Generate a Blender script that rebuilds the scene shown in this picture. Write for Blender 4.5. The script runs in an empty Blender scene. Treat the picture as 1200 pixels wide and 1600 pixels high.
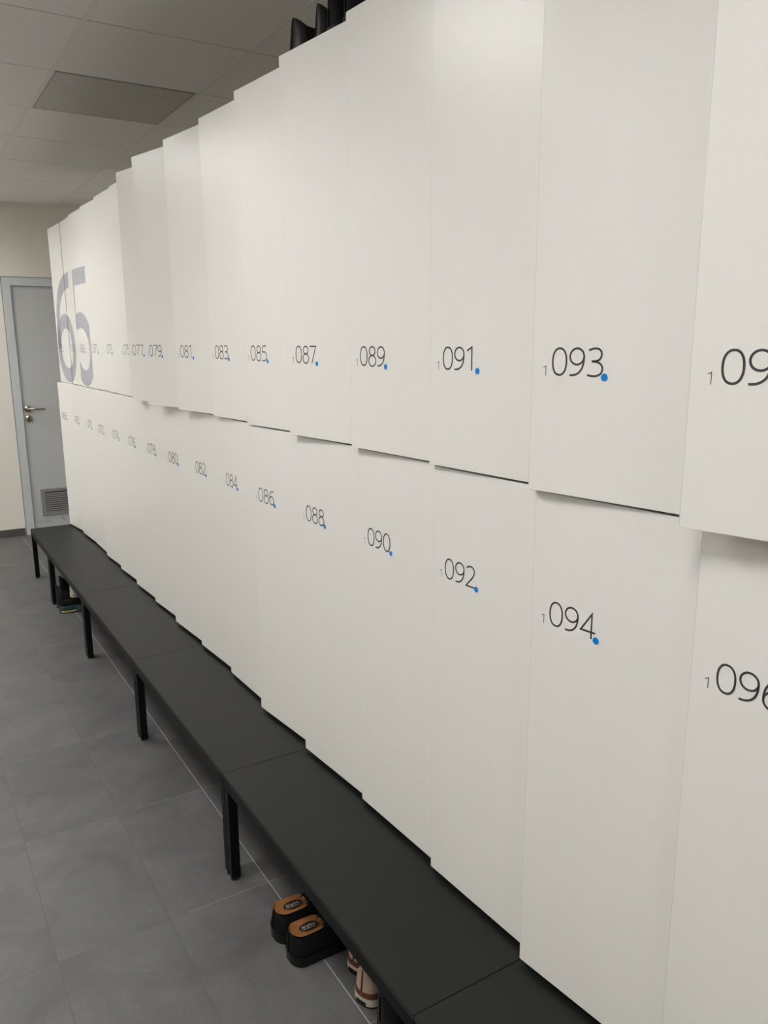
import bpy, bmesh, math, random
from mathutils import Vector, Matrix
random.seed(4)
C = bpy.context.scene.collection
scene = bpy.context.scene

# ------------------------------------------------------------------ camera
cam_data = bpy.data.cameras.new('camera')
cam = bpy.data.objects.new('camera', cam_data); C.objects.link(cam)
R_ = Vector((0.85096566, -0.52519506, -0.00525306))
U_ = Vector((0.11548834, 0.17734848, 0.97734843))
F_ = Vector((0.51236695, 0.83229662, -0.21157137))
m = Matrix((R_, U_, -F_)).transposed().to_4x4()
m.translation = Vector((0, 0, 1.58201))
cam.matrix_world = m
cam_data.sensor_fit = 'VERTICAL'; cam_data.sensor_height = 36; cam_data.sensor_width = 27
cam_data.lens = 1237.8 / 1600 * 36
cam_data.clip_start = 0.02
scene.camera = cam
scene.view_settings.view_transform = 'Standard'
scene.view_settings.look = 'None'
scene.view_settings.exposure = 0.0
scene.view_settings.gamma = 1
scene.view_settings.use_curve_mapping = False

# ------------------------------------------------------------------ world / lamp settings
world = bpy.data.worlds.new('world'); scene.world = world; world.use_nodes = True
bg = world.node_tree.nodes['Background']; bg.inputs[0].default_value = (0.9, 0.93, 1, 1); bg.inputs[1].default_value = 0.0
LAMP_STRENGTH = 27.0
FILL_LAMP_STRENGTH = 14.0
LAMP_COLOR = (1.0, 0.98, 0.945)
LAMP_SPOTS = [(-0.198, -2.044), (-0.198, 0.356), (-0.198, 2.156), (-0.198, 4.556), (-0.198, 6.356), (-1.998, -2.044), (-1.998, 0.356), (-1.998, 2.156), (-1.998, 4.556), (-1.998, 6.356), (-1.398, 5.756)]  # second row evens out the doors, last panel lifts the far wall; both added

# ------------------------------------------------------------------ measured layout
ZC = 2.6485; YW = 7.0866; XL = -3.2; YB = -3.5; XR = 1.98; XP = 1.50
W = 0.33284; Y0 = 5.69434; ZT = 2.29246; ZM = 1.32568; ZL = 0.35559; ZBT = 0.34358
UF = [0.976, 0.9909, 0.9779, 0.978, 0.979, 0.9788, 0.9305, 0.9109, 0.938, 0.956, 0.9493, 0.942, 0.9534, 0.9541, 0.9336, 0.9132, 0.97]
UN = [0.9884, 0.9901, 0.9894, 0.9955, 0.9857, 0.991, 1.0035, 0.9899, 0.9905, 0.9884, 0.9848, 0.9819, 0.9787, 0.9815, 0.9873, 0.9884, 0.985]
LF = [0.9517, 0.9733, 0.9855, 0.9729, 0.9728, 0.972, 0.9739, 0.9706, 0.9762, 0.9766, 0.9571, 0.9625, 0.9707, 0.9663, 0.9527, 0.9664, 0.97]
LN = [0.9902, 0.989, 0.9886, 0.9912, 0.9928, 0.9892, 0.9952, 0.9915, 0.9945, 0.9848, 0.988, 0.9844, 0.9841, 0.983, 0.989, 0.989, 0.985]

# ------------------------------------------------------------------ materials
def mat(name, col, rough=0.5, metal=0.0, spec=0.5, bump=0.0, bscale=200.0, var=0.0, vscale=3.0, emit=None, coat=0.0):
    mt = bpy.data.materials.new(name); mt.use_nodes = True
    nt = mt.node_tree; b = nt.nodes['Principled BSDF']
    b.inputs['Base Color'].default_value = (*col, 1); b.inputs['Roughness'].default_value = rough
    b.inputs['Metallic'].default_value = metal; b.inputs['Specular IOR Level'].default_value = spec
    b.inputs['Coat Weight'].default_value = coat
    tc = nt.nodes.new('ShaderNodeTexCoord')
    if var > 0:
        n = nt.nodes.new('ShaderNodeTexNoise'); n.inputs['Scale'].default_value = vscale; n.inputs['Detail'].default_value = 6
        nt.links.new(tc.outputs['Object'], n.inputs['Vector'])
        r = nt.nodes.new('ShaderNodeMix'); r.data_type = 'RGBA'
        r.inputs[6].default_value = (*[c * (1 - var) for c in col], 1); r.inputs[7].default_value = (*[min(1, c * (1 + var)) for c in col], 1)
        nt.links.new(n.outputs['Fac'], r.inputs[0]); nt.links.new(r.outputs[2], b.inputs['Base Color'])
    if bump > 0:
        n = nt.nodes.new('ShaderNodeTexNoise'); n.inputs['Scale'].default_value = bscale; n.inputs['Detail'].default_value = 3
        nt.links.new(tc.outputs['Object'], n.inputs['Vector'])
        bp = nt.nodes.new('ShaderNodeBump'); bp.inputs['Strength'].default_value = bump; bp.inputs['Distance'].default_value = 0.001
        nt.links.new(n.outputs['Fac'], bp.inputs['Height']); nt.links.new(bp.outputs['Normal'], b.inputs['Normal'])
    if emit:
        b.inputs['Emission Color'].default_value = (*emit[0], 1); b.inputs['Emission Strength'].default_value = emit[1]
    return mt

def floor_material():
    mt = bpy.data.materials.new('grey_porcelain_tile'); mt.use_nodes = True
    nt = mt.node_tree; L = nt.links; b = nt.nodes['Principled BSDF']
    def N(t, **k):
        n = nt.nodes.new(t)
        for a, v in k.items(): setattr(n, a, v)
        return n
    def M(op, a, c=None, v=None):
        n = N('ShaderNodeMath', operation=op)
        for i, x in enumerate((a, c, v)):
            if x is None: continue
            if isinstance(x, (int, float)): n.inputs[i].default_value = x
            else: L.new(x, n.inputs[i])
        return n.outputs[0]
    tc = N('ShaderNodeTexCoord'); sp = N('ShaderNodeSeparateXYZ'); L.new(tc.outputs['Object'], sp.inputs[0])
    X, Y = sp.outputs[0], sp.outputs[1]
    TX, TY, OX, OY = 0.2968, 0.59496, 0.19978, 3.14928
    ux = M('DIVIDE', M('SUBTRACT', X, OX), TX); uy = M('DIVIDE', M('SUBTRACT', Y, OY), TY)
    fx = M('ABSOLUTE', M('SUBTRACT', M('FRACT', M('ADD', ux, 0.5)), 0.5)); fy = M('ABSOLUTE', M('SUBTRACT', M('FRACT', M('ADD', uy, 0.5)), 0.5))
    gx = M('LESS_THAN', M('MULTIPLY', fx, TX), 0.0013); gy = M('LESS_THAN', M('MULTIPLY', fy, TY), 0.0011)
    g = M('MAXIMUM', gx, gy)
    cell = N('ShaderNodeCombineXYZ'); L.new(M('FLOOR', ux), cell.inputs[0]); L.new(M('FLOOR', uy), cell.inputs[1])
    wn = N('ShaderNodeTexWhiteNoise'); L.new(cell.outputs[0], wn.inputs[0])
    off = N('ShaderNodeVectorMath', operation='MULTIPLY_ADD'); L.new(wn.outputs['Color'], off.inputs[0]); off.inputs[1].default_value = (7, 7, 7); L.new(tc.outputs['Object'], off.inputs[2])
    n1 = N('ShaderNodeTexNoise'); n1.inputs['Scale'].default_value = 5; n1.inputs['Detail'].default_value = 9; n1.inputs['Roughness'].default_value = 0.62; n1.inputs['Distortion'].default_value = 0.6
    L.new(off.outputs[0], n1.inputs['Vector'])
    cr = N('ShaderNodeValToRGB'); cr.color_ramp.elements[0].position = 0.3; cr.color_ramp.elements[0].color = (0.080, 0.080, 0.080, 1)
    cr.color_ramp.elements[1].position = 0.72; cr.color_ramp.elements[1].color = (0.132, 0.128, 0.126, 1)
    L.new(n1.outputs['Fac'], cr.inputs[0])
    n2 = N('ShaderNodeTexNoise'); n2.inputs['Scale'].default_value = 120; n2.inputs['Detail'].default_value = 4; L.new(off.outputs[0], n2.inputs['Vector'])
    hs = N('ShaderNodeHueSaturation'); L.new(cr.outputs[0], hs.inputs['Color'])
    L.new(M('ADD', M('ADD', 0.80, M('MULTIPLY', wn.outputs['Value'], 0.08)), M('MULTIPLY', n2.outputs['Fac'], 0.28)), hs.inputs['Value'])
    # specks of dust trodden on the tiles
    vo = N('ShaderNodeTexVoronoi'); vo.inputs['Scale'].default_value = 16; L.new(tc.outputs['Object'], vo.inputs['Vector'])
    sk = M('LESS_THAN', vo.outputs['Distance'], 0.026)
    mx0 = N('ShaderNodeMix', data_type='RGBA'); L.new(M('MULTIPLY', sk, 0.55), mx0.inputs[0]); L.new(hs.outputs[0], mx0.inputs[6]); mx0.inputs[7].default_value = (0.32, 0.31, 0.3, 1)
    # grout: dark in the aisle, paler in the joint below the bench edge
    pale = M('LESS_THAN', M('ABSOLUTE', M('SUBTRACT', X, 0.7934)), 0.02)
    palex = M('MULTIPLY', pale, gx)
    farx = M('GREATER_THAN', X, 0.55)
    gm = N('ShaderNodeMix', data_type='RGBA'); gm.inputs[6].default_value = (0.075, 0.075, 0.075, 1); gm.inputs[7].default_value = (0.21, 0.21, 0.205, 1); L.new(farx, gm.inputs[0])
    gm2 = N('ShaderNodeMix', data_type='RGBA'); L.new(palex, gm2.inputs[0]); L.new(gm.outputs[2], gm2.inputs[6]); gm2.inputs[7].default_value = (0.42, 0.41, 0.40, 1)
    mx = N('ShaderNodeMix', data_type='RGBA'); L.new(g, mx.inputs[0]); L.new(mx0.outputs[2], mx.inputs[6]); L.new(gm2.outputs[2], mx.inputs[7])
    L.new(mx.outputs[2], b.inputs['Base Color'])
    b.inputs['Roughness'].default_value = 0.5; b.inputs['Specular IOR Level'].default_value = 0.4
    bp = N('ShaderNodeBump'); bp.inputs['Strength'].default_value = 0.35; bp.inputs['Distance'].default_value = 0.002
    L.new(M('SUBTRACT', M('MULTIPLY', n2.outputs['Fac'], 0.3), g), bp.inputs['Height']); L.new(bp.outputs['Normal'], b.inputs['Normal'])
    return mt

def perforated_material():
    mt = bpy.data.materials.new('perforated_grille'); mt.use_nodes = True
    nt = mt.node_tree; L = nt.links; b = nt.nodes['Principled BSDF']
    tc = nt.nodes.new('ShaderNodeTexCoord'); mp = nt.nodes.new('ShaderNodeMapping'); L.new(tc.outputs['Object'], mp.inputs[0])
    mp.inputs['Scale'].default_value = (110, 110, 0); mp.inputs['Rotation'].default_value = (0, 0, math.radians(45))
    vo = nt.nodes.new('ShaderNodeTexVoronoi'); vo.inputs['Scale'].default_value = 1; vo.inputs['Randomness'].default_value = 0
    L.new(mp.outputs[0], vo.inputs['Vector'])
    lt = nt.nodes.new('ShaderNodeMath'); lt.operation = 'LESS_THAN'; lt.inputs[1].default_value = 0.36; L.new(vo.outputs['Distance'], lt.inputs[0])
    mx = nt.nodes.new('ShaderNodeMix'); mx.data_type = 'RGBA'; mx.inputs[6].default_value = (0.86, 0.81, 0.74, 1); mx.inputs[7].default_value = (0.10, 0.09, 0.08, 1)
    L.new(lt.outputs[0], mx.inputs[0]); L.new(mx.outputs[2], b.inputs['Base Color']); b.inputs['Roughness'].default_value = 0.6
    return mt

M_door = mat('white_laminate', (0.80, 0.79, 0.76), 0.33, spec=0.5, bump=0.12, bscale=260, var=0.012, vscale=40)
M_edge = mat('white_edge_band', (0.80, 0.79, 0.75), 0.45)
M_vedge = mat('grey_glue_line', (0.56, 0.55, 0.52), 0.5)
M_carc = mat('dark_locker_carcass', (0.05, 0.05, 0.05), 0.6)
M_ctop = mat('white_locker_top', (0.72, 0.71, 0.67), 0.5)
M_digit = mat('charcoal_lettering', (0.045, 0.040, 0.045), 0.5)
M_blue = mat('blue_sticker', (0.0, 0.21, 0.68), 0.5, spec=0.3)
M_vinyl = mat('lavender_grey_vinyl', (0.36, 0.37, 0.455), 0.16, spec=0.5)
M_bench = mat('anthracite_laminate', (0.0062, 0.0074, 0.0060), 0.42, spec=0.5, bump=0.15, bscale=300, var=0.08, vscale=6)
M_bench.node_tree.nodes['Principled BSDF'].inputs['IOR'].default_value = 1.36
M_bedge = mat('black_edge_band', (0.008, 0.008, 0.008), 0.45)
M_steel = mat('black_powder_coat', (0.005, 0.005, 0.0065), 0.45, spec=0.25, bump=0.1, bscale=500)
M_steel.node_tree.nodes['Principled BSDF'].inputs['IOR'].default_value = 1.35
M_foot = mat('black_plastic_foot', (0.006, 0.006, 0.006), 0.4)
M_floor = floor_material()
M_tile = mat('mineral_ceiling_tile', (0.84, 0.82, 0.775), 0.9, bump=0.3, bscale=400, var=0.02, vscale=60)
M_grid = mat('ceiling_backing', (0.03, 0.03, 0.03), 0.8)
M_tbar = mat('ceiling_t_bar', (0.80, 0.78, 0.735), 0.8)
M_vent = perforated_material()
M_wall = mat('cream_painted_wall', (0.86, 0.825, 0.765), 0.85, bump=0.25, bscale=250)
M_skirt = mat('grey_tile_skirting', (0.085, 0.083, 0.082), 0.5, var=0.15, vscale=8)
M_frame = mat('pale_grey_door_frame', (0.62, 0.65, 0.67), 0.45)
M_leaf = mat('light_grey_door_leaf', (0.54, 0.56, 0.57), 0.42, bump=0.05)
M_chrome = mat('brushed_steel', (0.42, 0.39, 0.32), 0.32, metal=1.0)
M_grille = mat('grey_metal_grille', (0.27, 0.265, 0.27), 0.5, metal=0.1)
M_gdark = mat('grille_recess', (0.03, 0.03, 0.03), 0.8)
M_faint = mat('faint_grey_lettering', (0.25, 0.25, 0.24), 0.6)
M_scuff = mat('scuff_mark', (0.22, 0.22, 0.22), 0.7)
M_panel = mat('lit_diffuser', (0.9, 0.9, 0.9), 0.5, emit=(LAMP_COLOR, LAMP_STRENGTH))
M_panel_fill = mat('lit_diffuser_added_fill', (0.9, 0.9, 0.9), 0.5, emit=(LAMP_COLOR, FILL_LAMP_STRENGTH))  # for the added fill row and the extra far-wall panel
M_louvre = mat('satin_aluminium', (0.45, 0.45, 0.45), .5)
M_lframe = mat('white_lamp_frame', (0.8, 0.8, 0.8), 0.4)
M_blk = mat('black_leather', (0.006, 0.0055, 0.006), 0.40, spec=0.4, bump=0.3, bscale=220)
M_blk2 = mat('black_suede', (0.0035, 0.004, 0.004), 0.75, spec=0.2, bump=0.4, bscale=300)
M_rub = mat('black_rubber', (0.004, 0.004, 0.004), 0.5, spec=0.3)
M_tan = mat('tan_leather_insole', (0.24, 0.098, 0.028), 0.5, var=0.25, vscale=45)
M_oval = mat('dark_insole_oval', (0.015, 0.010, 0.010), 0.4)
M_print = mat('pale_insole_print', (0.62, 0.60, 0.55), 0.5)
M_beige = mat('beige_nubuck', (0.46, 0.35, 0.275), 0.8, var=0.12, vscale=60)
M_brown = mat('brown_leather_trim', (0.13, 0.040, 0.018), 0.5)
M_cream = mat('cream_rubber', (0.55, 0.50, 0.40), 0.55)
M_teal = mat('teal_rubber', (0.035, 0.13, 0.13), 0.5)
M_navy = mat('navy_foam', (0.03, 0.03, 0.06), 0.55)
M_yel = mat('yellow_rubber', (0.50, 0.50, 0.12), 0.5)
M_whs = mat('off_white_canvas', (0.66, 0.64, 0.56), 0.75, var=0.1, vscale=60)
M_lace = mat('grey_lace', (0.16, 0.16, 0.17), 0.8)
M_red = mat('dark_red_lining', (0.045, 0.010, 0.010), 0.8)

# ------------------------------------------------------------------ helpers
def add_box(bm, a, b, bevel=0.0):
    vs = [bm.verts.new((x, y, z)) for z in (a[2], b[2]) for y in (a[1], b[1]) for x in (a[0], b[0])]
    fs = [(0, 2, 3, 1), (4, 5, 7, 6), (0, 1, 5, 4), (2, 6, 7, 3), (0, 4, 6, 2), (1, 3, 7, 5)]
    faces = [bm.faces.new([vs[i] for i in f]) for f in fs]
    for f in faces: f.normal_update()
    bmesh.ops.recalc_face_normals(bm, faces=faces)
    if bevel > 0:
        es = list({e for f in faces for e in f.edges})
        bmesh.ops.bevel(bm, geom=es, offset=bevel, segments=2, affect='EDGES', profile=0.6)
    return faces

def add_prism(bm, pts, z0, z1, bevel=0.0):
    """plan outline pts (x,y) extruded z0..z1"""
    n = len(pts)
    lo = [bm.verts.new((p[0], p[1], z0)) for p in pts]; hi = [bm.verts.new((p[0], p[1], z1)) for p in pts]
    fs = [bm.faces.new(lo[::-1]), bm.faces.new(hi)] + [bm.faces.new((lo[i], lo[(i + 1) % n], hi[(i + 1) % n], hi[i])) for i in range(n)]
    bmesh.ops.recalc_face_normals(bm, faces=fs)
    if bevel > 0:
        es = list({e for f in fs for e in f.edges})
        bmesh.ops.bevel(bm, geom=es, offset=bevel, segments=2, affect='EDGES', profile=0.6)
    return fs

def add_cyl(bm, p0, p1, r, seg=24, r2=None):
    p0, p1 = Vector(p0), Vector(p1); d = p1 - p0
    q = d.to_track_quat('Z', 'Y').to_matrix().to_4x4(); q.translation = (p0 + p1) / 2
    bmesh.ops.create_cone(bm, cap_ends=True, segments=seg, radius1=r, radius2=r if r2 is None else r2, depth=d.length, matrix=q)

def obj(name, bm, material, parent=None, smooth=False):
    me = bpy.data.meshes.new(name); bm.normal_update(); bm.to_mesh(me); bm.free()
    o = bpy.data.objects.new(name, me); C.objects.link(o)
    for k in (material if isinstance(material, (list, tuple)) else [material]): me.materials.append(k)
    if smooth:
        for p in me.polygons: p.use_smooth = True
    if parent is not None:
        o.parent = parent
        o.matrix_parent_inverse = Matrix.Identity(4)
    return o

def thing(name, label, cat, loc=(0, 0, 0), rotz=0.0, group=None):
    o = bpy.data.objects.new(name, None); C.objects.link(o); o.empty_display_size = 0.1
    o.location = loc; o.rotation_euler = (0, 0, rotz)
    o['label'] = label; o['category'] = cat
    if group: o['group'] = group
    return o

def struct(name, bm, material, label=None):
    o = obj(name, bm, material); o['kind'] = 'structure'
    if label: o['label'] = label
    return o

def at(bm, loc):
    """shift mesh coordinates so that they are local to loc"""
    bmesh.ops.translate(bm, vec=-Vector(loc), verts=bm.verts); return bm

def bez(p0, p1, p2, p3, n=14):
    out = []
    for i in range(n + 1):
        t = i / n; s = 1 - t
        out.append((s**3*p0[0] + 3*s*s*t*p1[0] + 3*s*t*t*p2[0] + t**3*p3[0], s**3*p0[1] + 3*s*s*t*p1[1] + 3*s*t*t*p2[1] + t**3*p3[1]))
    return out

def ell(cx, cy, rx, ry, p=2.0, n=40, a0=0.0):
    out = []
    for i in range(n + 1):
        a = a0 + 2 * math.pi * i / n; c, s = math.cos(a), math.sin(a)
        out.append((cx + rx * math.copysign(abs(c) ** (2 / p), c), cy + ry * math.copysign(abs(s) ** (2 / p), s)))
    return out

def ribbon(path, w, closed=False):
    """2-D quads following a polyline with mitred joints"""
    pts = [path[0]]
    for p in path[1:]:
        if math.hypot(p[0] - pts[-1][0], p[1] - pts[-1][1]) > 1e-6: pts.append(p)
    if closed and math.hypot(pts[0][0] - pts[-1][0], pts[0][1] - pts[-1][1]) < 1e-6: pts.pop()
    n = len(pts); L = []; Rr = []
    for i in range(n):
        a = pts[(i - 1) % n] if (closed or i > 0) else None; b = pts[(i + 1) % n] if (closed or i < n - 1) else None
        c = pts[i]; ds = []
        for u, v in ((a, c), (c, b)):
            if u is None or v is None: continue
            d = (v[0] - u[0], v[1] - u[1]); l = math.hypot(*d); ds.append((d[0] / l, d[1] / l))
        tx = sum(d[0] for d in ds); ty = sum(d[1] for d in ds); l = math.hypot(tx, ty) or 1; tx /= l; ty /= l
        k = 1 / max(0.35, tx * ds[0][0] + ty * ds[0][1])
        nx, ny = -ty * k * w / 2, tx * k * w / 2
        L.append((c[0] + nx, c[1] + ny)); Rr.append((c[0] - nx, c[1] - ny))
    q = []
    for i in range(n if closed else n - 1):
        j = (i + 1) % n; q.append((L[i], L[j], Rr[j], Rr[i]))
    return q

# digit strokes in a cell 0.53 wide and 1 high
GL = {
 '0': [(ell(.265, .5, .235, .47, 2.25), True)],
 '1': [([(.06, .83), (.29, .985), (.29, 0)], False)],
 '2': [(bez((.05, .87), (.20, 1.02), (.46, 1.02), (.46, .73)) + bez((.46, .73), (.45, .5), (.2, .3), (.04, .03)) + [(.52, .03)], False)],
 '3': [(bez((.05, .90), (.22, 1.02), (.47, 1.0), (.46, .76)) + bez((.46, .76), (.45, .58), (.33, .53), (.15, .53)), False),
       (bez((.15, .53), (.36, .54), (.50, .44), (.50, .27)) + bez((.50, .27), (.5, .05), (.27, -.03), (.02, .06)), False)],
 '4': [([(.40, 0), (.40, .97), (.02, .26), (.54, .26)], False)],
 '5': [([(.46, .97), (.11, .97), (.07, .57)] + bez((.07, .57), (.25, .63), (.5, .58), (.49, .3)) + bez((.49, .3), (.48, .02), (.2, -.02), (.02, .05)), False)],
 '7': [([(.01, .97), (.50, .97), (.17, 0)], False)],
 '8': [(ell(.265, .755, .195, .215), True), (ell(.265, .27, .235, .27), True)],
 '9': [(ell(.26, .69, .23, .28), True), (bez((.49, .69), (.50, .28), (.36, .0), (.03, .035)), False)],
 '-': [([(.1, .45), (.43, .45)], False)],
}
GL['6'] = [([(.53 - x, 1 - y) for x, y in pa], c) for pa, c in GL['9']]

def text_quads(txt, x, z, h, adv, sx, w):
    q = []
    for ch in txt:
        for pa, c in GL[ch]:
            q += ribbon([(x + px * sx, z + w / 2 + py * (h - w)) for px, py in pa], w, c)
        x += adv
    return q

# ------------------------------------------------------------------ structure
bm = bmesh.new(); add_box(bm, (XL, YB, -0.1), (XR, YW, 0)); struct('floor', bm, M_floor)
bm = bmesh.new(); add_box(bm, (XL - .1, YW, -0.1), (XR + .1, YW + 0.1, ZC + .1)); struct('wall_far', bm, M_wall)
bm = bmesh.new(); add_box(bm, (XL - 0.1, YB, -0.1), (XL, YW, ZC + .1)); struct('wall_left', bm, M_wall)
bm = bmesh.new(); add_box(bm, (XL - .1, YB - 0.1, -0.1), (XR + .1, YB, ZC + .1)); struct('wall_back', bm, M_wall)
bm = bmesh.new()
add_prism(bm, [(XP, YB), (XR + .1, YB), (XR + .1, YW), (XR, YW), (XR, Y0 - .003), (XP, Y0 - .003)], 0, ZC + .1)
struct('wall_right', bm, M_wall)

# suspended ceiling: tiles with shadow gaps between them, one surface
VX, VY = 0.702, 3.6559           # near corner of the vent tile
bm = bmesh.new()
lamp_cells = {(round((x - 0.3 - VX) / .6), round((y - 0.3 - VY) / .6)) for x, y in LAMP_SPOTS}
for i in range(-8, 4):
    for j in range(-13, 7):
        x0, y0 = VX + .6 * i, VY + .6 * j
        bx0, by0, bx1, by1 = max(XL, x0), max(YB, y0), min(XR, x0 + .6), min(YW, y0 + .6)
        if bx0 >= bx1 or by0 >= by1 or (i, j) in lamp_cells: continue
        for f in add_box(bm, (bx0, by0, ZC + .012), (bx1, by1, ZC + .06)): f.material_index = 1
        if (i, j) == (0, 0): continue
        a = (max(XL, x0 + .003), max(YB, y0 + .0036), ZC - .001); b = (min(XR, x0 + .597), min(YW, y0 + .5964), ZC + .012)
        if a[0] >= b[0] or a[1] >= b[1]: continue
        add_box(bm, a, b)
struct('ceiling', bm, [M_tile, M_grid])
# slim T-bars seen in the joints
bm = bmesh.new()
for i in range(-8, 4):
    x = VX + .6 * i
    if XL < x < XR: add_box(bm, (x - .008, YB, ZC - .003), (x + .008, YW, ZC - .0012), .0006)
struct('trim_1', bm, M_tbar)

# skirting on the far wall and the others
bm = bmesh.new(); add_box(bm, (XL + .012, YW - .010, 0), (0.826, YW, 0.063), 0.001); struct('baseboard_far', bm, M_skirt)
bm = bmesh.new(); add_box(bm, (XL, YB, 0), (XL + .012, YW, 0.063)); struct('baseboard_left', bm, M_skirt)

# door in the far wall
door = bpy.data.objects.new('door_1', None); C.objects.link(door); door['kind'] = 'structure'; door.location = (1.30, YW, 0)
o_ = (1.30, YW, 0)
DX0, DX1, DI0, DI1 = 0.838, 1.835, 0.898, 1.775
bm = bmesh.new()
for a, b in (((DX0, YW - .022, 0), (DI0, YW, 2.085)), ((DI1, YW - .022, 0), (DX1, YW, 2.085)), ((DI0, YW - .022, 2.022), (DI1, YW, 2.085))):
    add_box(bm, a, b, .0015)
obj('door_frame', at(bm, o_), M_frame, door)
bm = bmesh.new()  # shadow joint strip round the frame
add_box(bm, (DX0 - .006, YW - .008, 0), (DX0 - .001, YW, 2.09)); add_box(bm, (DX0 - .006, YW - .008, 2.086), (DX1 + .006, YW, 2.092))
obj('seal_strip', at(bm, o_), mat('grey_silicone', (0.25, 0.25, 0.25), .6), door)
bm = bmesh.new(); add_box(bm, (DI0 + .002, YW - .006, 0.006), (DI1 - .002, YW + .03, 2.019), .001)
leaf = obj('door_leaf', at(bm, o_), M_leaf, door)
yl = YW - .006
bm = bmesh.new()
add_cyl(bm, (.939, yl, 1.052), (.939, yl - .009, 1.052), .027, 32)
add_cyl(bm, (.939, yl - .008, 1.052), (.939, yl - .052, 1.052), .010, 16)
add_cyl(bm, (.933, yl - .046, 1.052), (1.067, yl - .046, 1.045), .009, 16)
obj('door_handle', at(bm, o_), M_chrome, leaf, True)
bm = bmesh.new()
add_cyl(bm, (.941, yl, .972), (.941, yl - .009, .972), .027, 32)
obj('lock_rosette', at(bm, o_), M_chrome, leaf, True)
bm = bmesh.new()
add_cyl(bm, (.941, yl - .009, .977), (.941, yl - .011, .977), .0085, 20); add_box(bm, (.936, yl - .011, .956), (.946, yl - .009, .975))
obj('lock_cylinder', at(bm, o_), mat('dark_keyway', (.12, .11, .08), .3, metal=1), leaf)
GX0, GX1, GZ0, GZ1 = .974, 1.40, .152, .376
bm = bmesh.new(); add_box(bm, (GX0 + .01, yl - .002, GZ0 + .01), (GX1 - .01, yl, GZ1 - .01)); grille_back = obj('grille_backing', at(bm, o_), M_gdark, leaf)
bm = bmesh.new()
for a, b in (((GX0, GZ0), (GX0 + .03, GZ1)), ((GX1 - .03, GZ0), (GX1, GZ1)), ((GX0 + .03, GZ0), (GX1 - .03, GZ0 + .03)), ((GX0 + .03, GZ1 - .026), (GX1 - .03, GZ1))):
    add_box(bm, (a[0], yl - .012, a[1]), (b[0], yl, b[1]), .001)
nl = 9
for i in range(nl):
    z = GZ0 + .036 + i * (GZ1 - GZ0 - .066) / nl
    vs = [bm.verts.new(p) for p in ((GX0 + .03, yl - .012, z), (GX1 - .03, yl - .012, z), (GX1 - .03, yl - .003, z + .009), (GX0 + .03, yl - .003, z + .009),
                                    (GX0 + .03, yl - .012, z + .0025), (GX1 - .03, yl - .012, z + .0025), (GX1 - .03, yl - .003, z + .0115), (GX0 + .03, yl - .003, z + .0115))]
    for f in ((0, 1, 2, 3), (7, 6, 5, 4), (0, 4, 5, 1), (3, 2, 6, 7), (0, 3, 7, 4), (1, 5, 6, 2)): bm.faces.new([vs[k] for k in f])
obj('ventilation_grille', at(bm, o_), M_grille, leaf)
bm = bmesh.new()
for q in text_quads('00-53', .928, .088, .022, .0205, .030, .0022): bm.faces.new([bm.verts.new((x, yl - .0004, z)) for x, z in q])
obj('room_number', at(bm, o_), M_faint, leaf)
bm = bmesh.new()
bm.faces.new([bm.verts.new((x, yl - .0004, z)) for x, z in ((1.119, .124), (1.126, .127), (1.147, .098), (1.142, .094))])
obj('scuff', at(bm, o_), M_scuff, leaf)

# ------------------------------------------------------------------ ceiling lamps (above and behind, outside the frame, some added as fill) and the vent
for n, (x, y) in enumerate(LAMP_SPOTS):
    where = [a + b for a in ('nearer the lockers, ', 'added as fill farther from the lockers, ') for b in ('at the back of the room', 'by locker 095', 'by locker 087', 'by locker 071', 'nearest the far wall')][n] if n < 10 else 'added to brighten the far wall, between the two rows, near the grey door'
    t = thing('ceiling_light', 'square lit ceiling panel ' + where, 'ceiling light', (x, y, ZC - .001), 0, 'square ceiling light panels')
    bm = bmesh.new(); add_box(bm, (-.283, -.283, 0.034), (.283, .283, .038)); obj('diffuser', bm, M_panel if n < 5 else M_panel_fill, t)
    bm = bmesh.new()
    for q in range(1, 5):
        c = -.28 + .112 * q
        add_box(bm, (c - .001, -.28, .021), (c + .001, .28, .033)); add_box(bm, (-.28, c - .001, .021), (.28, c + .001, .033))
    obj('louvre', bm, M_louvre, t)  # unseen blades added to cut the light on the door tops
    bm = bmesh.new()
    for a, b in (((-.297, -.297), (-.28, .297)), ((.28, -.297), (.297, .297)), ((-.28, -.297), (.28, -.28)), ((-.28, .28), (.28, .297))):
        add_box(bm, (a[0], a[1], -.002), (b[0], b[1], .050))
    add_box(bm, (-.297, -.297, .050), (.297, .297, .054))
    obj('lamp_frame', bm, M_lframe, t)
t = thing('ceiling_vent', 'dark perforated square vent panel set into the tiled ceiling', 'vent', (VX + .3, VY + .3, ZC - .001))
bm = bmesh.new(); add_box(bm, (-.284, -.284, -.001), (.284, .284, .005)); obj('perforated_panel', bm, M_vent, t)
bm = bmesh.new()
for a, b in (((-.297, -.297), (-.284, .297)), ((.284, -.297), (.297, .297)), ((-.284, -.297), (.284, -.284)), ((-.284, .284), (.284, .297))):
    add_box(bm, (a[0], a[1], -.001), (b[0], b[1], .011))
obj('vent_frame', bm, mat('vent_frame_metal', (0.36, 0.34, 0.30), .5), t)

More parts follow.
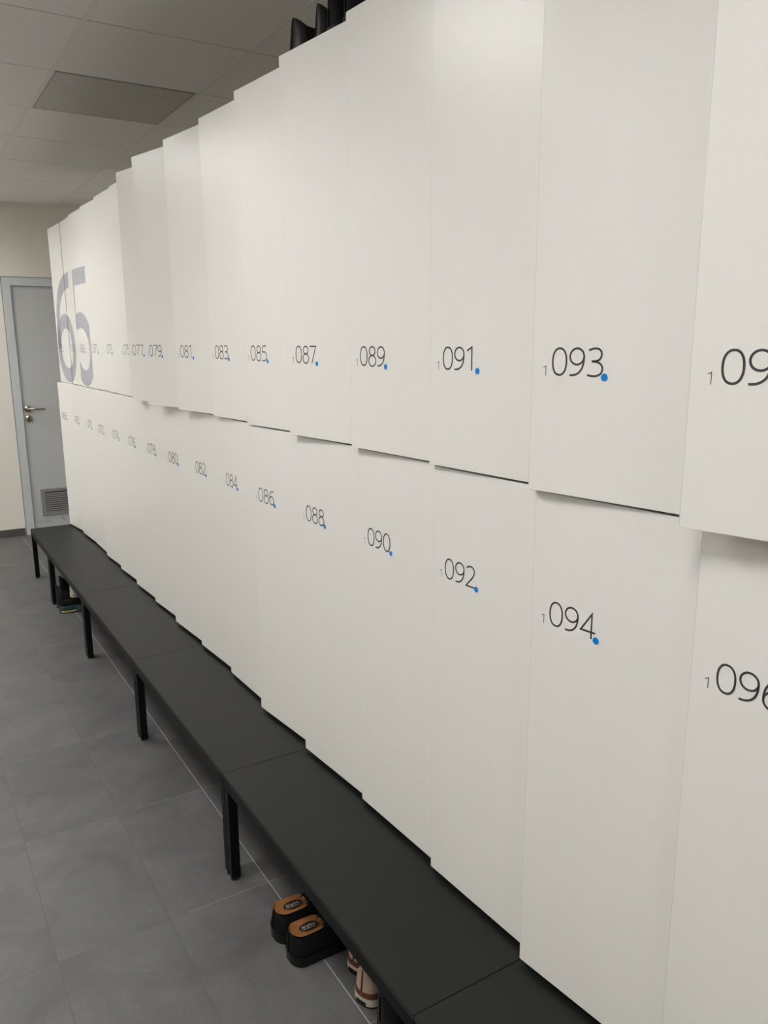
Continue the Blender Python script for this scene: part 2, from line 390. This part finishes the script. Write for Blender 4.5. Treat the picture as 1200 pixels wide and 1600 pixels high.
# ------------------------------------------------------------------ lockers
def vinyl65():
    q = []
    w = .090
    q += ribbon(ell(.266, 1.543, .198, .168, 2.05, 64), w, True)
    q += ribbon(bez((.068, 1.543), (.066, 1.80), (.16, 1.955), (.459, 1.951), 40), w)
    q += ribbon([(.995, 1.948), (.63, 1.948), (.63, 1.66)], w)
    q += ribbon(bez((.60, 1.665), (.78, 1.76), (.963, 1.68), (.963, 1.53), 24) + bez((.963, 1.53), (.963, 1.42), (.87, 1.375), (.80, 1.375), 20) + bez((.80, 1.375), (.73, 1.375), (.665, 1.40), (.645, 1.45), 16), w)
    return q
V65 = vinyl65()

def door_frame_axes(f, n, k):
    a = Vector((f, Y0 - k * W, 0)); b = Vector((n, Y0 - (k + 1) * W, 0)); t = (b - a).normalized(); nn = Vector((t.y, -t.x, 0))
    if nn.x > 0: nn = -nn
    return a, b, t, nn     # nn points into the aisle

def make_locker(k, upper):
    f, n = (UF[k], UN[k]) if upper else (LF[k], LN[k])
    num = 65 + 2 * k + (0 if upper else 1)
    z0, z1 = (ZM, ZT) if upper else (ZL, ZM - .0045)
    ya, yb = Y0 - k * W, Y0 - (k + 1) * W
    base = (1.24, (ya + yb) / 2, z0 if upper else ZBT)
    row = 'upper' if upper else 'lower'
    special = {65: 'white upper locker numbered 065 at the far end, crossed by the big grey 6',
               67: 'white upper locker numbered 067, crossed by the right part of the big grey 6',
               69: 'white upper locker numbered 069, carrying most of the big grey 5',
               71: 'white upper locker numbered 071, plain, just right of the big grey 5',
               77: 'white upper locker numbered 077, its door standing out beside the brighter 075',
               79: 'white upper locker numbered 079, its shaded door standing ajar',
               93: 'white upper locker numbered 093, large slightly shaded door in the foreground',
               95: 'white upper locker at the right edge of the photo, number cut off after 09',
               66: 'white lower locker numbered 066, at the far end under the big grey 6',
               94: 'white lower locker numbered 094 with bright blue dot, large in the foreground',
               96: 'white lower locker numbered 096 at the right edge, shadow under the door above it',
               97: 'white upper locker at the near end of the row, right of 095', 98: 'white lower locker at the near end of the row, right of 096'}
    label = special.get(num, 'white %s locker numbered %03d, standing between %03d and %03d' % (row, num, num - 2, num + 2))
    t = thing('locker', label, 'locker', base, 0, '%s row of numbered lockers' % row)
    # carcass
    bm = bmesh.new()
    add_box(bm, (1.024, yb + .0006, z0 if upper else ZL + .0), (XP - .004, ya - .0006, z1), 0)
    cz = obj('carcass', at(bm, base), [M_carc, M_ctop], t)
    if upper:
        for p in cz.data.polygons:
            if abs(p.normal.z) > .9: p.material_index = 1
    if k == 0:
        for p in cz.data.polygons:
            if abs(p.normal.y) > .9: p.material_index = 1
    if not upper:
        bm = bmesh.new(); add_box(bm, (1.045, yb + .001, ZBT), (XP - .02, ya - .001, ZL))
        obj('plinth', at(bm, base), M_foot, t)
    # door panel
    a, b, tt, nn = door_frame_axes(f, n, k)
    g = .0012; th = .018
    p0 = a + tt * g; p1 = b - tt * g
    pts = [p0, p1, p1 - nn * th, p0 - nn * th]
    bm = bmesh.new(); add_prism(bm, [(p.x, p.y) for p in pts], z0, z1, .001)
    d = obj('door', at(bm, base), [M_door, M_edge, M_vedge], t)
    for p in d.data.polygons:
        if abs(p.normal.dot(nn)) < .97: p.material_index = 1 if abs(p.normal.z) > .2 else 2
    # hinges between door and carcass, on the near side
    for hz in (z0 + .12, z1 - .12):
        bm = bmesh.new(); add_box(bm, (n + .014, yb + .02, hz - .02), (1.026, yb + .05, hz + .02), .001)
        obj('hinge', at(bm, base), M_chrome, d)
    if num < 97:
        zb = 1.522 if upper else 1.081
        bm = bmesh.new()
        def put(q, lift=.0004):
            vs = []
            for u, z in q:
                P = a + tt * u + nn * lift; vs.append(bm.verts.new((P.x, P.y, z)))
            bm.faces.new(vs)
        for q in text_quads('%03d' % num, .0425, zb, .049, .0345, .0585, .0034): put(q)
        for q in text_quads('1', .0242, zb + .0005, .0175, 0, .022, .0012): put(q)
        obj('number', at(bm, base), M_digit, d)['label'] = 'thin charcoal number with a small 1 before it'
        bm = bmesh.new()
        put([(.1450 + .0062 * math.cos(x * math.pi / 14), zb + .0015 + .0062 * math.sin(x * math.pi / 14)) for x in range(28)], .0006)
        obj('blue_dot', at(bm, base), M_blue, d)['label'] = 'small round blue dot'
    if upper and k <= 3:
        bm = bmesh.new()
        for q in V65:
            if max(p[0] for p in q) < k * W or min(p[0] for p in q) > (k + 1) * W: continue
            bm.faces.new([bm.verts.new((u, 0, z)) for u, z in q])
        e = .0016
        for co, no in (((k * W + e, 0, 0), (-1, 0, 0)), (((k + 1) * W - e, 0, 0), (1, 0, 0))):
            bmesh.ops.bisect_plane(bm, geom=bm.verts[:] + bm.edges[:] + bm.faces[:], plane_co=co, plane_no=no, clear_outer=True)
        for v in bm.verts:
            P = a + tt * (v.co.x - k * W) + nn * .0002; v.co = (P.x, P.y, v.co.z)
        # the cut 6 and the cut 5 are two stickers where one door carries both
        for lo, hi in ((-1, .55), (.55, 2)):
            b2 = bm.copy(); bmesh.ops.delete(b2, geom=[f_ for f_ in b2.faces if not (lo <= Y0 - f_.calc_center_median().y < hi)], context='FACES')
            bmesh.ops.remove_doubles(b2, verts=b2.verts, dist=.0004)
            if len(b2.faces):
                obj('vinyl_numeral', at(b2, base), M_vinyl, d)['label'] = 'piece of the large grey vinyl %s' % ('6' if lo < 0 else '5')
            else: b2.free()
        bm.free()
    return t
for k in range(17):
    for up in (True, False): make_locker(k, up)

# ------------------------------------------------------------------ benches
BX = 0.69988; BY0 = 5.72421; BJ = [5.72421, 5.05967, 4.05487, 3.05007, 2.04527, 1.04047, 0.03567]
BB = XP - .006
blabel = ['short black bench section at the far end by the grey door', 'black bench section over the pile of dark sneakers, second from the far end', 'black bench section with empty floor beneath, third from the far end',
          'black bench section between the third and fourth visible leg pairs', 'black bench section with clogs and beige sneakers under its edge', 'nearest black bench section, cut off by the bottom of the photo']
for j in range(6):
    ya, yb = BJ[j] - .0008, BJ[j + 1] + .0008; yc = (ya + yb) / 2; base = (BX + .2, yc, 0)
    t = thing('bench', blabel[j], 'bench', base, 0, 'black bench sections in front of the lockers')
    bm = bmesh.new(); add_box(bm, (BX, ya, ZBT - .012), (BB, yb, ZBT), .0009)
    s = obj('seat_panel', at(bm, base), [M_bench, M_bedge], t)
    for p in s.data.polygons:
        if abs(p.normal.z) < .5: p.material_index = 1
    bm = bmesh.new()
    za, zb2 = .297, ZBT - .012
    for a, b in (((BX + .001, ya - .028), (BB, ya - .0005)), ((BX + .001, yb + .0005), (BB, yb + .028)), ((BX + .001, yb + .028), (BX + .029, ya - .028)), ((BB - .03, yb + .028), (BB, ya - .028))):
        add_box(bm, (a[0], min(a[1], b[1]), za), (b[0], max(a[1], b[1]), zb2), .0012)
    obj('frame', at(bm, base), M_steel, t)
    bm = bmesh.new(); add_box(bm, (1.135, yb + .0005, 0), (1.147, ya - .0005, za - .001), 0)
    obj('added_shade_panel', at(bm, base), M_foot, t)  # unseen panel added to keep the space under the bench dark
    for x in (BX + .001, BB - .029):
        for y in (ya - .0285, yb + .0005):
            bm = bmesh.new(); add_box(bm, (x, y, .010), (x + .028, y + .028, za), .0015)
            lg = obj('leg', at(bm, base), M_steel, t)
            bm = bmesh.new(); add_cyl(bm, (x + .014, y + .014, 0), (x + .014, y + .014, .011), .0135, 20)
            obj('foot', at(bm, base), M_foot, lg)

# ------------------------------------------------------------------ shoes
def smooth01(a, b, x):
    t = min(1, max(0, (x - a) / (b - a))); return t * t * (3 - 2 * t)

def shoe(name, label, cat, loc, rotz, L=.285, hh=.075, hw=.037, fw=.050, sole=.028, vamp=.075, toe=.045, opening=.42, rim=.006, ins=.05,
         mats=None, group=None, laces=0, stripe=None, seam=None, foxing=None, taper=.10, flat=.05, tilt=(0, 0), logo=False, shaft=None, back_lean=.0):
    """heel at the origin, toe towards +x"""
    mu, ms, mi = mats
    t = thing(name, label, cat, loc, rotz, group)
    t.rotation_euler = (tilt[0], tilt[1], rotz)
    def half(s):       # half width along the length s 0..1
        w = hw + (fw - hw) * smooth01(.25, .68, s)
        end = 1.0
        if s < .12: end = math.sqrt(max(0, 1 - ((.12 - s) / .12) ** 2))
        if s > .74: end = max(0, 1 - ((s - .74) / .26) ** 2.3) ** .5
        return w * end
    ss = [.5 - .5 * math.cos(math.pi * i / 56) for i in range(57)]; ss = [min(.9995, max(.0005, x)) for x in ss]
    # sole
    def slab(z0, z1, grow, nm, m, parent, s0=0, s1=1):
        bm = bmesh.new(); out = []
        for s in ss:
            if s0 <= s <= s1: out.append((s * L * (1 + 0) + (s - .5) * grow * .5, half(s) + grow * min(1, half(s) / .01)))
        poly = [(x, y) for x, y in out] + [(x, -y) for x, y in reversed(out)]
        add_prism(bm, poly[::-1], z0, z1, 0)
        return obj(nm, bm, m, parent)
    so = slab(0, sole, .003, 'sole', ms, t)
    if stripe:
        for (z0, z1, gw, m, s0, s1) in stripe: slab(z0, z1, gw, 'sole_stripe', m, so, s0, s1)
    if foxing: slab(sole, sole + .014, .0022, 'rand', foxing, t)
    # upper: rows across, opening sunk to the insole
    na = 44
    def top(s):
        a = hh - (hh - vamp) * smooth01(flat, opening, s)
        dip = .010 * math.sin(math.pi * min(1, s / opening)) if s < opening else 0
        b = vamp + (toe - vamp) * smooth01(opening, .86, s)
        return (a if s < opening else b) - dip
    bm = bmesh.new(); rows = []
    xo0, xo1 = (rim / L + .004), opening
    for s in ss:
        H = top(s) - sole + .001; hwid = half(s); p = 3.4 - 1.2 * smooth01(opening - .05, opening + .2, s)
        row = []
        endk = 1.0
        if s > .8: endk = max(.12, (1 - ((s - .8) / .2) ** 2.2)) ** .5
        for i in range(na + 1):
            a = math.pi * i / na; c, sn = math.cos(a), math.sin(a)
            y = hwid * math.copysign(abs(c) ** (2 / p), c); z = H * endk * abs(sn) ** (2 / p)
            narrow = 1 - taper * (z / max(H, .01)) * (1 if s < opening else .3)
            y *= narrow
            x = s * L
            if back_lean and s < .12: x += back_lean * (z / H) * (1 - s / .12)
            zz = sole + z - .001
            if xo0 < s < xo1:
                e = ((s - (xo0 + xo1) / 2) / ((xo1 - xo0) / 2)); b = (hwid * (1 - taper) - rim) * math.sqrt(max(0, 1 - e ** 6))
                if abs(y) < b: zz = min(zz, ins)
            row.append(bm.verts.new((x, y, zz)))
        rows.append(row)
    for r0, r1 in zip(rows, rows[1:]):
        for i in range(na): bm.faces.new((r0[i], r0[i + 1], r1[i + 1], r1[i]))
    up = obj('upper', bm, mu, t, True)
    # insole
    bm = bmesh.new(); out = []
    for i in range(25):
        s = xo0 + (xo1 - xo0) * (i + .02) / 24.04; e = ((s - (xo0 + xo1) / 2) / ((xo1 - xo0) / 2))
        out.append((s * L, max(.001, (half(s) * (1 - taper) - rim + .002) * math.sqrt(max(0, 1 - abs(e) ** 6)))))
    rim_v = []
    cols = []
    for x, y in out:
        cols.append([bm.verts.new((x, y * v, ins + .0012 + .006 * v ** 4 + (.004 * (1 - (x / L) / .2) ** 2 if x / L < .2 else 0))) for v in (-1, -.75, -.5, -.25, 0, .25, .5, .75, 1)])
    for c0, c1 in zip(cols, cols[1:]):
        for i in range(8): bm.faces.new((c0[i], c1[i], c1[i + 1], c0[i + 1]))
    io = obj('insole', bm, mi, t, True)
    if logo:
        bm = bmesh.new(); cx = .060; zi = ins + .0052
        bm.faces.new([bm.verts.new((cx + .027 * math.cos(q * math.pi / 16), .0145 * math.sin(q * math.pi / 16), zi)) for q in range(32)])
        ov = obj('insole_oval', bm, M_oval, io)
        bm = bmesh.new()
        for x0, p in ((-.019, [(0, -.004), (.003, .005), (.006, -.003), (.009, .004)]), (-.007, [(0, .004), (.004, -.005), (.009, .005)]), (.004, [(0, -.004), (.002, .004), (.006, -.001)]), (.012, [(0, -.002), (.003, .003), (.006, -.003)])):
            for q in ribbon([(cx + x0 + a_, b_) for a_, b_ in p], .0013): bm.faces.new([bm.verts.new((x, y, zi + .0004)) for x, y in q])
        for q in ribbon([(cx - .020, -.008), (cx + .018, -.0085)], .0009): bm.faces.new([bm.verts.new((x, y, zi + .0004)) for x, y in q])
        obj('insole_print', bm, M_print, ov)
    if seam:
        bm = bmesh.new()
        for kx in range(9):
            z = sole + .006 + (hh - sole - .012) * kx / 9
            add_box(bm, (-.0012 + back_lean * kx / 9, -.0012, z), (.004 + back_lean * kx / 9, .0012, z + (hh - sole - .012) / 9))
        obj('heel_seam', bm, seam, up)
    for i in range(laces):
        s = opening + .02 + i * .055; bm = bmesh.new(); z = top(s) + .001; yy = half(s) * .42
        add_cyl(bm, (s * L, -yy, z - .006), (s * L + .006, yy, z - .002), .0028, 8)
        add_cyl(bm, (s * L + .006, -yy, z - .003), (s * L, yy, z - .006), .0028, 8)
        obj('lace', bm, M_lace if mu is not M_whs else M_cream, up, True)
    if shaft:   # ankle shaft for boots: a tube over the opening
        zt = shaft; bm = bmesh.new(); rings = []
        for (z, gx, k) in ((hh - .03, 0, 1.0), (hh + .02, .004, .97), ((hh + zt) / 2, .006, .93), (zt - .004, .004, .95), (zt, .005, .93), (zt - .003, .008, .86), (hh, .010, .86)):
            ring = []
            for q in range(36):
                a = 2 * math.pi * q / 36
                ring.append(bm.verts.new((gx + opening * L * .5 + opening * L * .5 * k * math.cos(a) * 1.0, hw * 1.0 * k * math.sin(a), z)))
            rings.append(ring)
        for r0, r1 in zip(rings, rings[1:]):
            for q in range(36): bm.faces.new((r0[q], r0[(q + 1) % 36], r1[(q + 1) % 36], r1[q]))
        sh = obj('shaft', bm, mu, t, True)
        bm = bmesh.new()
        for s_ in (-1, 1):
            for kx in range(10):
                z = hh - .02 + (zt - hh + .01) * kx / 10
                add_box(bm, (opening * L * .42, s_ * hw * .95 - .002, z), (opening * L * .42 + .003, s_ * hw * .95 + .002, z + (zt - hh + .01) / 10))
        obj('side_seam', bm, M_rub, sh)
    return t

# open black clogs, heels out, under the near bench
G = 'pair of black clogs with tan insoles'
for lab, x, y, rz in (('black clog with tan insole, the farther one of the pair under the bench edge', .712, 1.741, .0), ('black clog with tan insole, the nearer one of the pair under the bench edge', .713, 1.645, .0)):
    shoe('clog', lab, 'shoe', (x, y, 0), rz, L=.268, hh=.086, hw=.041, fw=.043, sole=.030, vamp=.086, toe=.05, opening=.37, rim=.003, ins=.074, taper=.22, back_lean=.003,
         mats=(M_blk2, M_rub, M_tan), group=G, logo=True, stripe=[(.027, .030, .0042, M_rub, 0, 1)])
G = 'pair of beige sneakers'
for lab, x, y, rz in (('beige sneaker with brown rand and cream sole, farther one behind its mate', .834, 1.519, .28), ('beige sneaker with brown rand and cream sole, nearer one next to the black boot', .803, 1.424, .28)):
    shoe('sneaker', lab, 'shoe', (x, y, 0), rz, L=.235, hh=.098, hw=.035, fw=.037, sole=.024, vamp=.08, toe=.045, opening=.40, rim=.006, ins=.06,
         mats=(M_beige, M_cream, M_cream), group=G, foxing=M_brown, seam=M_brown, laces=5, back_lean=.008,
         stripe=[(.0, .004, .0045, M_rub, 0, 1), (.004, .014, .0042, M_rub, .0, .012)])
shoe('boot', 'black ankle boot under the near bench, cut off by the bottom of the photo', 'boot', (.800, 1.330, 0), -.05, L=.29, hh=.13, hw=.040, fw=.044, sole=.03, vamp=.11, toe=.055, opening=.44, rim=.006, ins=.08,
     mats=(M_blk, M_red, M_blk2), shaft=.23, group='pair of black boots')
# dark trainers far under the bench, a pale shoe thrown on top
GG = 'dark sneakers piled under the second bench'
shoe('sneaker', 'dark sneaker with teal and yellow sole, nearest of the pile under the bench', 'shoe', (.709, 4.862, 0), .0, L=.285, hh=.086, hw=.036, fw=.044, sole=.040, vamp=.080, toe=.060, opening=.42, ins=.06,
     mats=(M_blk2, M_navy, M_rub), group=GG, laces=5, stripe=[(.0, .004, .0045, M_rub, 0, 1), (.006, .015, .0040, M_yel, .02, .40), (.006, .040, .0044, M_teal, .30, 1), (.037, .042, .0040, M_teal, 0, .40)])
shoe('sneaker', 'black sneaker just behind the one with the teal and yellow sole', 'shoe', (.712, 4.962, 0), 0, L=.285, hh=.150, hw=.038, fw=.043, sole=.034, vamp=.11, toe=.06, opening=.40, ins=.07,
     mats=(M_blk, M_rub, M_rub), group=GG, laces=5)
shoe('sneaker', 'black laced shoe standing farthest back in the pile beside the bench leg', 'shoe', (.765, 5.140, 0), .0, L=.27, hh=.15, hw=.038, fw=.045, sole=.03, vamp=.12, toe=.06, opening=.40, ins=.07,
     mats=(M_blk2, M_rub, M_rub), group=GG, laces=5)
shoe('canvas_shoe', 'off-white shoe lying on top of the dark sneakers under the bench', 'shoe', (.776, 4.860, .0885), .02, L=.22, hh=.080, hw=.034, fw=.044, sole=.018, vamp=.07, toe=.045, opening=.36, ins=.045,
     mats=(M_whs, M_cream, M_cream), laces=4, seam=M_rub)
# black shoes kept on top of the lockers
G = 'black shoes on top of the lockers'
shoe('leather_shoe', 'low black leather shoe on the lockers, leftmost above locker 085', 'shoe', (.988, 2.052, ZT), .0, L=.29, hh=.105, hw=.044, fw=.044, flat=.17, sole=.02, vamp=.075, toe=.05, opening=.42, ins=.05,
     mats=(M_blk, M_rub, M_blk), group=G, seam=M_rub, back_lean=.006)
shoe('leather_shoe', 'small black leather shoe on the lockers, squeezed beside the leftmost one', 'shoe', (.992, 1.921, ZT), 0, L=.29, hh=.098, hw=.028, fw=.030, flat=.2, sole=.02, vamp=.075, toe=.05, opening=.42, ins=.05,
     mats=(M_blk, M_rub, M_blk), group=G, seam=M_rub, back_lean=.006)
for lab, y in (('tall black boot on the lockers, left one of the two cut off by the frame', 1.850), ('tall black boot on the lockers, rightmost, above locker 087', 1.768)):
    shoe('boot', lab, 'boot', (.992, y, ZT), 0, L=.30, hh=.09, hw=.036, fw=.0365, sole=.022, vamp=.09, toe=.055, opening=.42, ins=.06,
         mats=(M_blk2, M_rub, M_blk), group='pair of tall black boots', shaft=.20)
